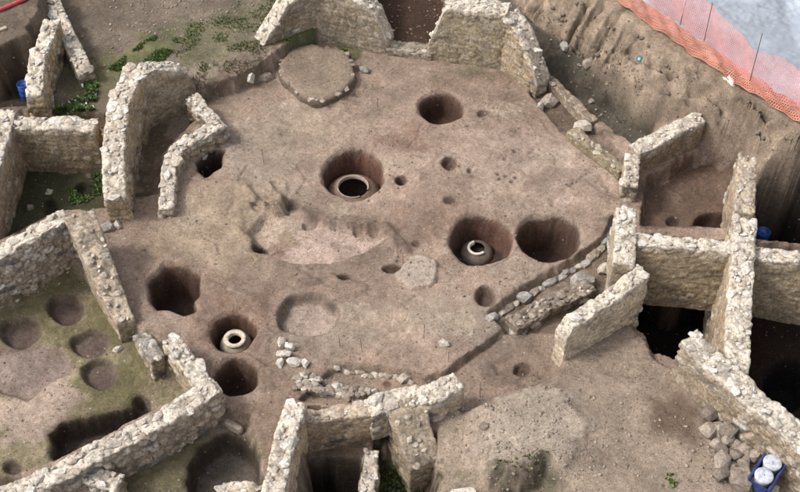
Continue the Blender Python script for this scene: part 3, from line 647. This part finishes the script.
# ------------------------------------------------------------------ kerbs, rubble rows, piles: each a thing of single stones
def stone_row(pts, zr, n, kinds, size, label, name, cat, jit=.03, rows=1, gap=.2, lift=.35):
    P = poly(pts, zr); seg = np.linalg.norm(np.diff(P, axis=0), axis=1); cum = np.concatenate([[0], np.cumsum(seg)])
    c = P.mean(0); o = link(name, None); o.location = (c[0], c[1], zg(*c)); tag(o, label, cat)
    for rw in range(rows):
        for i in range(n):
            s = (i+.5+random.uniform(-.2, .2))/n*cum[-1]; x, y = np.interp(s, cum, P[:,0]), np.interp(s, cum, P[:,1])
            k = min(len(seg)-1, np.searchsorted(cum, s)-1); d = (P[k+1]-P[k])/seg[k]; a = math.atan2(d[1], d[0])
            q = (rw-(rows-1)/2)*gap; x += -d[1]*q+random.uniform(-jit, jit); y += d[0]*q+random.uniform(-jit, jit)
            sz = random.uniform(*size); sh = random.uniform(.55, .8)
            stone(random.choice(kinds), (x-c[0], y-c[1], zg(x, y)+sz*sh*lift-o.location.z), (sz*1.25, sz*.85, sz*sh), a+random.gauss(0, .15), o)
    return o
stone_row([(610,229),(602,243),(585,257),(560,271),(540,282),(522,292),(504,304),(489,318)], 0, 21, ['grey','field','grey','tan'], (.09,.15), 'curved kerb of grey stones edging the hall floor', 'stone_kerb', 'kerb', .02, lift=.1)
stone_row([(336,364),(352,368),(370,371),(392,374),(411,378)], 0, 16, ['tan','field','tan'], (.06,.09), 'short row of small stones along the sunken floor edge', 'stone_kerb', 'kerb', lift=.1)
o = stone_row([(296,384),(330,388),(374,397)], -.1, 19, ['tan','tan','field','lime'], (.06,.11), 'double rubble row with many small rounded stones before the cellar', 'rubble_wall', 'rubble row', .04, 3, .14, .5)
for k in range(20):
    t_ = random.random(); p = un(298+72*t_, 384+10*t_+random.uniform(-4, 4), .1)
    stone(random.choice(['tan','tan','field']), (p[0]-o.location.x, p[1]-o.location.y, .08-o.location.z), (.09, .075, .06), None, o)
# rubble mass between kerb and bright wall
wall([(512,324),(545,306),(590,286)], -.02, .42, [(0,-.08),(.3,.0),(1,.08)], -.4, 'collapsed footing of dark mortared rubble beside curved kerb', plaster=.2, kind='field', tone=alb(124,112,98), top_tone=alb(140,126,112), dens=3.0, name='rubble_footing', rag=.08, smax=.17, cat='rubble')
def lone(px, py, zr, size, kind, label, cat='stone', rz=None, name='stone', tilt=.2, group=None, lift=.35):
    p = un(px, py, zr); o = stone(kind, (p[0], p[1], zg(p[0], p[1])+size[2]*lift), size, rz, None, name, tilt); tag(o, label, cat, group); return o
lone(583,280,-.1,(.28,.24,.2),'grey','large smooth grey boulder lodged by the curved kerb')
lone(605,268,-.15,(.2,.14,.14),'tan','tan block between grey boulder and bright rubble wall')
lone(524,290,.0,(.22,.17,.16),'grey','biggest blue grey stone of the curved kerb')
lone(518,328,-.1,(.2,.2,.07),'grey','flat grey slab at the lower end of the rubble footing')
for px, py, a in [(282,344,(.14,.10,.10)),(284,355,(.17,.10,.10)),(280,364,(.09,.14,.09)),(294,362,(.17,.12,.11)),(305,363,(.11,.10,.08)),(289,348,(.10,.11,.12))]:
    lone(px, py, 0, a, 'lime', 'pale block in the small heap between basin and kerb row', group='heap of pale blocks on the hall floor')
lone(444,345,0,(.11,.10,.09),'lime','single white stone alone on the bare floor')
lone(404,378,-.1,(.16,.12,.1),'tan','tan stone at the end of the small kerb row')
lone(252,84,0,(.15,.13,.13),'lime','round white boulder below the scarp near platform')
lone(266,79,0,(.24,.16,.13),'field','grey block beside the white boulder near platform')
lone(364,71,0,(.17,.12,.1),'grey','grey stone leaning on the round platform rim')
lone(550,97,0,(.26,.2,.17),'field','squared tan block at the foot of the stepped wall stub', rz=.6)
lone(540,104,0,(.13,.12,.1),'lime','pale chip next to the squared tan block')
lone(583,125,0,(.26,.16,.14),'tan','pale block on the end of the yellowish bench wall', rz=-.5, lift=1.4)
lone(586,84,-.4,(.17,.14,.15),'tan','rounded tan boulder lying in the bank trench')
lone(562,67,-.4,(.16,.12,.08),'grey','flat grey stone lying in the bank trench')
lone(592,99,-.4,(.10,.09,.07),'grey','small grey stone in the bank trench')
lone(231,417,0,(.26,.10,.11),'tan','long white slab at the corner above big round pit', rz=-.5)
lone(108,229,.0,(.17,.13,.12),'grey','grey stone in the doorway by thick sloping wall')
lone(118,226,.0,(.11,.1,.1),'lime','small pale stone in the doorway by thick sloping wall')
lone(463,489,.0,(.26,.17,.14),'lime','white block at the foot of the earth mound')
lone(484,424,.55,(.10,.09,.08),'tan','small round stone on top of the mound')
lone(117,350,-.4,(.13,.08,.07),'lime','pale stone on the moss between shallow pits')
lone(48,190,-.3,(.13,.09,.06),'lime','pale flat stone on dark floor of small mossy room')
lone(30,206,-.3,(.11,.09,.08),'tan','tan stone near the pinkish side wall')
PILE = [(711,414),(709,431),(720,430),(731,426),(741,434),(717,444),(727,440),(737,446),(748,441),(722,452),(734,456),(746,452),(721,463),(733,468),(744,463),(753,456),(722,474),(737,478),(728,434),(744,473)]
for k, (px, py) in enumerate(PILE):
    s_z = random.uniform(.13, .19); lone(px, py, .3, (s_z*1.1, s_z*.9, s_z*.85), 'field', 'grey brown field stone in the pile below the diagonal wall', group='stone pile below the diagonal wall', tilt=.4, lift=.5 if k % 3 else 1.0)
lone(742,484,.3,(.24,.22,.2),'field','large mossy boulder in front of the blue container', lift=.5)
lone(773,489,.3,(.17,.15,.14),'tan','round tan stone at the foot of the blue container')

# ------------------------------------------------------------------ buried jars
def lathe(name, prof, mat, parent, n=40, cutfn=None):
    V, Q = [], []
    for r, z in prof:
        for i in range(n): a = i*2*math.pi/n; V.append((r*math.cos(a), r*math.sin(a), z))
    for k in range(len(prof)-1):
        for i in range(n):
            if cutfn and cutfn(k, i/n): continue
            Q.append((k*n+i, k*n+(i+1) % n, (k+1)*n+(i+1) % n, (k+1)*n+i))
    return link(name, mesh_np(name, np.array(V), np.array(Q)), mat, parent)
def jar(px, py, zm, rm, rb, depth, matb, matr, label, collar, cutfn=None):
    p = un(px, py, zm); o = link('storage_jar', None, loc=(p[0], p[1], zm-depth)); tag(o, label, 'jar', 'jars buried in the floor pits')
    d = depth
    lathe('body', [(.06,-.02),(rb*.6,d*.12),(rb*.93,d*.38),(rb,d*.6),(rb*.93,d*.8),(rb*.74,d*.92),(rm*1.12,d*.985),(rm*1.02,d)], matb, o, cutfn=None)
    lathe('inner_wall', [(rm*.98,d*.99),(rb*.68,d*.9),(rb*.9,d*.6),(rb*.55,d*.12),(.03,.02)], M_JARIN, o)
    lathe('rim', [(rm+.025,d*.97),(rm+.025+collar*.6,d-.01),(rm+.025+collar,d+.015),(rm+.02+collar*.5,d+.035),(rm+.005,d+.035),(rm-.012,d+.02),(rm-.015,d-.06)], matr, o, cutfn=cutfn)
    return o
M_JARRIM = plain('pale_rim', (.62, .56, .48), .9, .2, 16)
M_JARGREY = plain('grey_jar', (.13, .105, .085), .9, .3, 12)
M_JARDUST = plain('dusty_jar', (.27, .22, .175), .9, .3, 12)
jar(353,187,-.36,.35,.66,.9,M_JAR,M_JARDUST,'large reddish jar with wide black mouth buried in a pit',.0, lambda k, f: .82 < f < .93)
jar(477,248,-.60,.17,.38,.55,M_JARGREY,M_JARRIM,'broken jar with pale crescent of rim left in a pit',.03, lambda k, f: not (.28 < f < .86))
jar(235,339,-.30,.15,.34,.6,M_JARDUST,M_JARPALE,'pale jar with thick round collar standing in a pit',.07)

# ------------------------------------------------------------------ orange net fence
def polyline_at(P, s):
    seg = np.linalg.norm(np.diff(P, axis=0), axis=1); cum = np.concatenate([[0], np.cumsum(seg)]); return np.stack([np.interp(s, cum, P[:,0]), np.interp(s, cum, P[:,1])], -1), cum[-1]
def net(P, height, name, mat, parent, lean=0, sag=.1, z0=None, cell=.085, wid=.014, drape=False, seed=1):
    _, L = polyline_at(P, 0); n = int(L/cell); mrow = max(2, int(height/cell)); r = np.random.default_rng(seed)
    S = np.linspace(0, L, n+1); B, _ = polyline_at(P, S)
    d = np.gradient(B, axis=0); d /= np.linalg.norm(d, axis=1, keepdims=True); nn = np.stack([-d[:,1], d[:,0]], 1)
    G = np.zeros((n+1, mrow+1, 3))
    for j in range(mrow+1):
        f = j/mrow
        if drape:
            xy = B+nn*(height*(f-.5))[..., None] if False else B+nn*(height*(f-.5)); G[:, j, :2] = xy
            G[:, j, 2] = [max(zg(q[0], q[1])+.04, zg(q[0]+nn[k][0]*.05, q[1]+nn[k][1]*.05)+.03) for k, q in enumerate(xy)]
            G[:, j, 2] += .05+.06*np.sin(S*3.1+f*4)*np.sin(S*7.7+f*6)
        else:
            top = height-sag*(np.sin(S*math.pi/2.0)**2)
            G[:, j, :2] = B+nn*(lean*f+.04*np.sin(S*5+f*3))[:, None]; G[:, j, 2] = [zg(*q) for q in B]; G[:, j, 2] += .02+f*top
    V, Q = [], []
    def strip(pts, off):
        b = len(V); m_ = len(pts)
        for p in pts: V.append(p-off); V.append(p+off)
        for k in range(m_-1): Q.append((b+2*k, b+2*k+1, b+2*k+3, b+2*k+2))
    for j in range(mrow+1): strip(G[:, j], (np.array([0, 0, wid]) if not drape else np.array([wid*.6, wid*.6, .0])))
    for i in range(n+1): strip(G[i], np.array([d[i][0], d[i][1], 0])*wid*.75)
    return link(name, mesh_np(name, np.array(V), np.array(Q), None, False), mat, parent)
FP = poly([(600,-32),(638,2),(676,30),(700,47),(745,90),(800,118),(880,165)], BT)
FP = FP+np.array([.12, .18])
fo = link('net_fence', None); tag(fo, 'upright orange safety net on thin iron posts along the bank', 'net fence')
net(FP, 1.0, 'net', M_NET, fo, cell=.05, wid=.006)
for (px, py, h_) in [(638,2,1.1),(676,30,1.1),(700,47,1.15),(745,90,1.5),(826,133,1.2)]:
    p = un(px, py, BT); q = p[:2]+[.12, .18]; z = zg(*q)
    po = lathe('post', [(.009,-.25),(.009,h_),(.003,h_+.01)], M_IRON, fo, 8); po.location = (q[0], q[1], z); po.rotation_euler = (random.uniform(-.06, .06), random.uniform(-.05, .12), 0)
FD = poly([(596,-14),(622,8),(655,33),(690,57),(730,84),(765,108),(800,128),(860,168)], BT)
fd = net(FD+np.array([.17, .27]), .5, 'fallen_net', M_NETOLD, None, drape=True, cell=.06, wid=.018); tag(fd, 'crumpled orange net lying along the lip of the bank', 'net')
for px, py, a in [(731,82,.16),(762,92,.18),(768,90,.12),(726,79,.1)]: lone(px, py, BT, (a, a*.5, a*.35), 'lime', 'white lump caught under the crumpled orange net', group='white lumps on the bank lip')
# stones bedded in the cut bank
it = []
ii_, jj_ = np.where(IS_BANK & (H > .1) & (H < BT-.08) & (X < 12)); sel = np.random.default_rng(3).choice(len(ii_), 260, replace=False)
for k in sel:
    a = .02+.06*random.random()**3; it.append((X[ii_[k], jj_[k]], Y[ii_[k], jj_[k]], H[ii_[k], jj_[k]], a*1.2, a, a*.8))
tag(stone_soup(it, 'bedded_stones', M_FIELD, bank), kind='stuff')
# red cord at the upper left
def cord(pts, zr, rad, name, mat, label):
    P = [un(px, py, zr) for px, py in pts]; cu = bpy.data.curves.new(name, 'CURVE'); cu.dimensions = '3D'; sp = cu.splines.new('POLY'); sp.points.add(len(P)-1)
    for q, p in zip(sp.points, P): q.co = (p[0], p[1], zg(p[0], p[1])+rad, 1)
    cu.bevel_depth = rad; cu.materials.append(mat); o = bpy.data.objects.new(name, cu); dg = bpy.context.evaluated_depsgraph_get(); sc.collection.objects.link(o)
    dg.update(); me = bpy.data.meshes.new_from_object(o.evaluated_get(bpy.context.evaluated_depsgraph_get())); bpy.data.objects.remove(o)
    o = link(name, me, mat); tag(o, label, 'tape'); return o
cord([(-40,30),(-5,14),(10,7),(32,-3)], 1.4, .05, 'barrier_tape', plain('red_tape', (.42,.06,.07), .5), 'red barrier band lying along the upper left bank')

# ------------------------------------------------------------------ small finds and gear
def boxm(name, size, mat, parent=None, loc=None, bev=.012):
    import bmesh
    bm = bmesh.new(); bmesh.ops.create_cube(bm, size=1); bmesh.ops.scale(bm, vec=size, verts=bm.verts); bmesh.ops.bevel(bm, geom=bm.edges[:], offset=bev, segments=2, affect='EDGES')
    me = bpy.data.meshes.new(name); bm.to_mesh(me); bm.free(); return link(name, me, mat, parent, loc)
def container():
    p = un(766, 474, .5); z = zg(p[0], p[1]); o = link('plastic_crate', None, loc=(p[0], p[1], z)); o.rotation_euler = (0, 0, math.radians(-38)); tag(o, 'blue plastic crate holding two white lidded tubs', 'crate')
    w, l, h, t_ = .38, .66, .36, .025
    boxm('base', (w, l, t_), M_PLASTIC, o, (0, 0, .03)); 
    for sx in (-1, 1): boxm('side_panel', (t_, l, h), M_PLASTIC, o, (sx*(w/2-t_/2), 0, h/2+.02))
    for sy in (-1, 1): boxm('end_panel', (w-2*t_-.004, t_, h-.02), M_PLASTIC, o, (0, sy*(l/2-t_/2-.003), h/2+.02))
    for sx in (-1, 1): boxm('lip', (.05, l+.04, .03), M_PLASTIC, o, (sx*(w/2+.006), 0, h+.02))
    for k, sy in enumerate((-.17, .17)):
        tb = link('tub', None, loc=None); q = Vector((0, sy+.03, .05)); q.rotate(o.rotation_euler); tb.location = (p[0]+q.x, p[1]+q.y, z+.05); tag(tb, ['white lidded tub in the blue crate, next to the round tan stone', 'white lidded tub in the blue crate, next to the stone pile'][k], 'tub', 'tubs in the crate')
        lathe('body', [(.02,0),(.12,.0),(.14,.02),(.15,.36)], M_WHITE, tb, 28); lathe('lid', [(.165,.355),(.168,.39),(.155,.405),(.10,.408),(.01,.412)], M_WHITE, tb, 28)
container()
def stakes():
    for px, py, h_ in [(264,163,.42),(378,110,.4),(340,346,.36),(362,356,.4),(424,340,.45),(528,82,.3),(205,182,.3),(480,396,.5),(448,366,.3),(403,262,.3)]:
        p = un(px, py, -.1 if py > 350 else 0); o = lathe('iron_pin', [(.002,-.1),(.005,-.08),(.005,h_),(.009,h_),(.009,h_+.012),(.002,h_+.014)], M_IRON, None, 8)
        o.location = (p[0], p[1], zg(p[0], p[1])); o.rotation_euler = (random.uniform(-.05, .05), random.uniform(-.05, .05), 0); tag(o, 'thin rusty survey pin stuck upright in the floor', 'pin', 'survey pins in the hall floor')
stakes()
# marker card on the bank
p = un(640, 58, 1.15)
for dz in [0]:
    best = None
    for zt_ in np.linspace(.2, 1.9, 120):
        q = un(640, 58, zt_)
        if zg(q[0], q[1]) >= zt_: best = q
    q = best if best is not None else p
    cdo = link('marker_card', None, loc=tuple(q+np.array([-.03, -.05, 0.02]))); cdo.rotation_euler = (math.radians(-30), 0, math.radians(-38)); tag(cdo, 'small teal and white marker card pinned on the bank', 'card')
    boxm('card', (.12, .015, .14), M_TEAL, cdo, (0, 0, 0), .003); boxm('white_panel', (.055, .006, .065), M_WHITE, cdo, (0, -.012, 0), .001)
# blue drum, bucket and planks seen over the walls
def drum(px, py, zr, r, h, label, name, cat):
    p = un(px, py, zr); o = link(name, None, loc=(p[0], p[1], zg(p[0], p[1]))); tag(o, label, cat)
    pl = plain('blue_'+name, (.02, .07, .30), .4, .2, 6, .5)
    lathe('body', [(.02,.0),(r*.95,0),(r,.02),(r,h*.33),(r*1.04,h*.36),(r,h*.39),(r,h*.66),(r*1.04,h*.69),(r,h*.72),(r,h*.97),(r*.93,h)], pl, o, 28); lathe('rim', [(r*.93,h),(r*1.03,h+.01),(r*1.03,h+.03),(r*.9,h+.03),(r*.88,h-.02),(.02,h-.03)], pl, o, 28)
drum(27, 97, .1, .15, .4, 'blue bucket hidden behind the free standing wall', 'bucket', 'bucket')
drum(753, 262, -1.7, .16, 1.0, 'blue drum with pale rim behind the long cross wall', 'drum', 'drum')
p = un(6, 76, .1); o = boxm('plank', (.75, .12, .04), M_WOOD, None, (p[0], p[1], zg(p[0], p[1])+.03)); o.rotation_euler = (0, -.03, .55); tag(o, 'weathered plank lying on the dark ground', 'plank')

# ------------------------------------------------------------------ loose pebbles, grass, moss
def scatter(polyg, n, fn):
    lo, hi = polyg.min(0), polyg.max(0); out = []
    while len(out) < n:
        q = np.stack([rng.uniform(lo[0], hi[0], 4*n), rng.uniform(lo[1], hi[1], 4*n)], 1); d = sdist(polyg, q[:,0], q[:,1]); q = q[d > 0]
        out += list(q[:n-len(out)])
    return out
view = poly([(-20,-10),(820,-10),(820,505),(-20,505)], 0)
it = []
for q in scatter(view, 2000, None):
    if not IS_PAVE[int((q[1]-GY0)/CELL), int((q[0]-GX0)/CELL)]:
        a = .008+.022*random.random()**3; it.append((q[0], q[1], zg(*q)+a*.15, a*1.2, a, a*.7))
tag(stone_soup(it, 'pebbles', M_FIELD), 'loose pebbles strewn over the trodden earth', 'pebbles', kind='stuff')
it = []
for P_, n in [(poly([(540,385),(700,420),(780,492),(480,492)], .3), 420), (poly([(90,60),(270,10),(330,0),(110,0)], .5), 300), (poly([(540,50),(600,75),(640,120),(600,120)], -.4), 110), (poly([(375,45),(438,45),(440,0),(378,0)], -.6), 90), (poly([(448,405),(560,395),(560,460),(470,470)], .5), 150), (poly([(60,0),(110,60),(90,110),(60,110)], .4), 60)]:
    for q in scatter(P_, n, None): a = .010+.028*random.random()**3; it.append((q[0], q[1], zg(*q)+a*.2, a*1.2, a, a*.7))
tag(stone_soup(it, 'gravel', M_TAN), 'pale gravel lying on the ramp, mound and rough ground', 'gravel', kind='stuff')
def grass(polyg, n, hgt, mat, name, label, clump=0.5, wide=.012, gate=0.0):
    V, T = [], []
    for q in scatter(polyg, n, None):
        if gate and vnoise2(np.array([q[0]/.35]), np.array([q[1]/.35]), 9)[0] < gate-.5+random.uniform(-.2, .2): continue
        z = zg(*q)
        for _ in range(4):
            a = random.uniform(0, 6.28); h_ = hgt*random.uniform(.4, 1.2); l = h_*random.uniform(.4, 1.3); w_ = wide*random.uniform(.7, 1.5)
            ca, sa = math.cos(a), math.sin(a); b = len(V)
            V += [(q[0]-sa*w_, q[1]+ca*w_, z-.01), (q[0]+sa*w_, q[1]-ca*w_, z-.01), (q[0]+ca*l*.5+sa*w_*1.3, q[1]+sa*l*.5-ca*w_*1.3, z+h_*.8), (q[0]+ca*l*.5-sa*w_*1.3, q[1]+sa*l*.5+ca*w_*1.3, z+h_*.8)]
            T.append((b, b+1, b+2, b+3))
    if T: tag(link(name, mesh_np(name, np.array(V), np.array(T), None, False), mat), label, 'grass' if 'grass' in name else 'plants', kind='stuff')
grass(poly([(54,86),(75,78),(98,84),(94,108),(56,110)], .45), 620, .10, M_LEAF, 'weeds', 'bright green weeds growing between the walls', wide=.028, gate=.45)
grass(poly([(56,86),(75,80),(96,86),(92,106),(58,108)], .55), 60, .12, leafmat('petal', (.6, .6, .55)), 'weed_flowers', 'small white flowers among the bright green weeds', wide=.014, gate=.3)
grass(poly([(100,72),(135,48),(165,28),(182,42),(160,62),(120,80)], .5), 4200, .05, M_LEAF, 'grass', 'streak of green grass on the land behind the walls', wide=.007, gate=.52)
grass(poly([(150,40),(240,0),(330,-10),(280,40),(210,75)], .5), 4000, .035, M_MOSS, 'grass', 'thin grass on the bare land near the scarp', wide=.006, gate=.6)
grass(poly([(285,46),(345,40),(352,50),(300,54)], .3), 300, .05, M_MOSS, 'moss', 'green moss at the foot of the back walls', wide=.02)
grass(poly([(60,172),(102,172),(102,200),(70,205)], -.35), 500, .06, M_LEAF, 'moss', 'dark moss on the floor of the small room', wide=.01, gate=.5)
grass(poly([(490,478),(548,466),(552,482),(490,496)], -.1), 60, .045, M_MOSS, 'weeds', 'sparse weeds on the shaded side of the mound', wide=.011, gate=.5)
grass(poly([(378,468),(425,470),(425,500),(378,500)], -1.05), 260, .06, M_MOSS, 'grass', 'dark grass on the cellar floor beside the stone pier', wide=.014)
grass(poly([(648,472),(684,470),(686,486),(648,488)], .3), 30, .06, M_LEAF, 'weeds', 'two small weed tufts on the ramp', wide=.02, gate=.9)
grass(poly([(120,78),(262,40),(272,62),(205,90)], .45), 900, .06, M_DRY, 'dry_grass', 'dry straw coloured grass along the scarp edge', wide=.005, gate=.6)
grass(poly([(540,48),(600,80),(650,115),(636,128),(560,80)], -.4), 500, .06, M_DRY, 'dry_grass', 'dry straw coloured grass in the bank trench', wide=.005, gate=.6)
print('objects', len(bpy.data.objects))
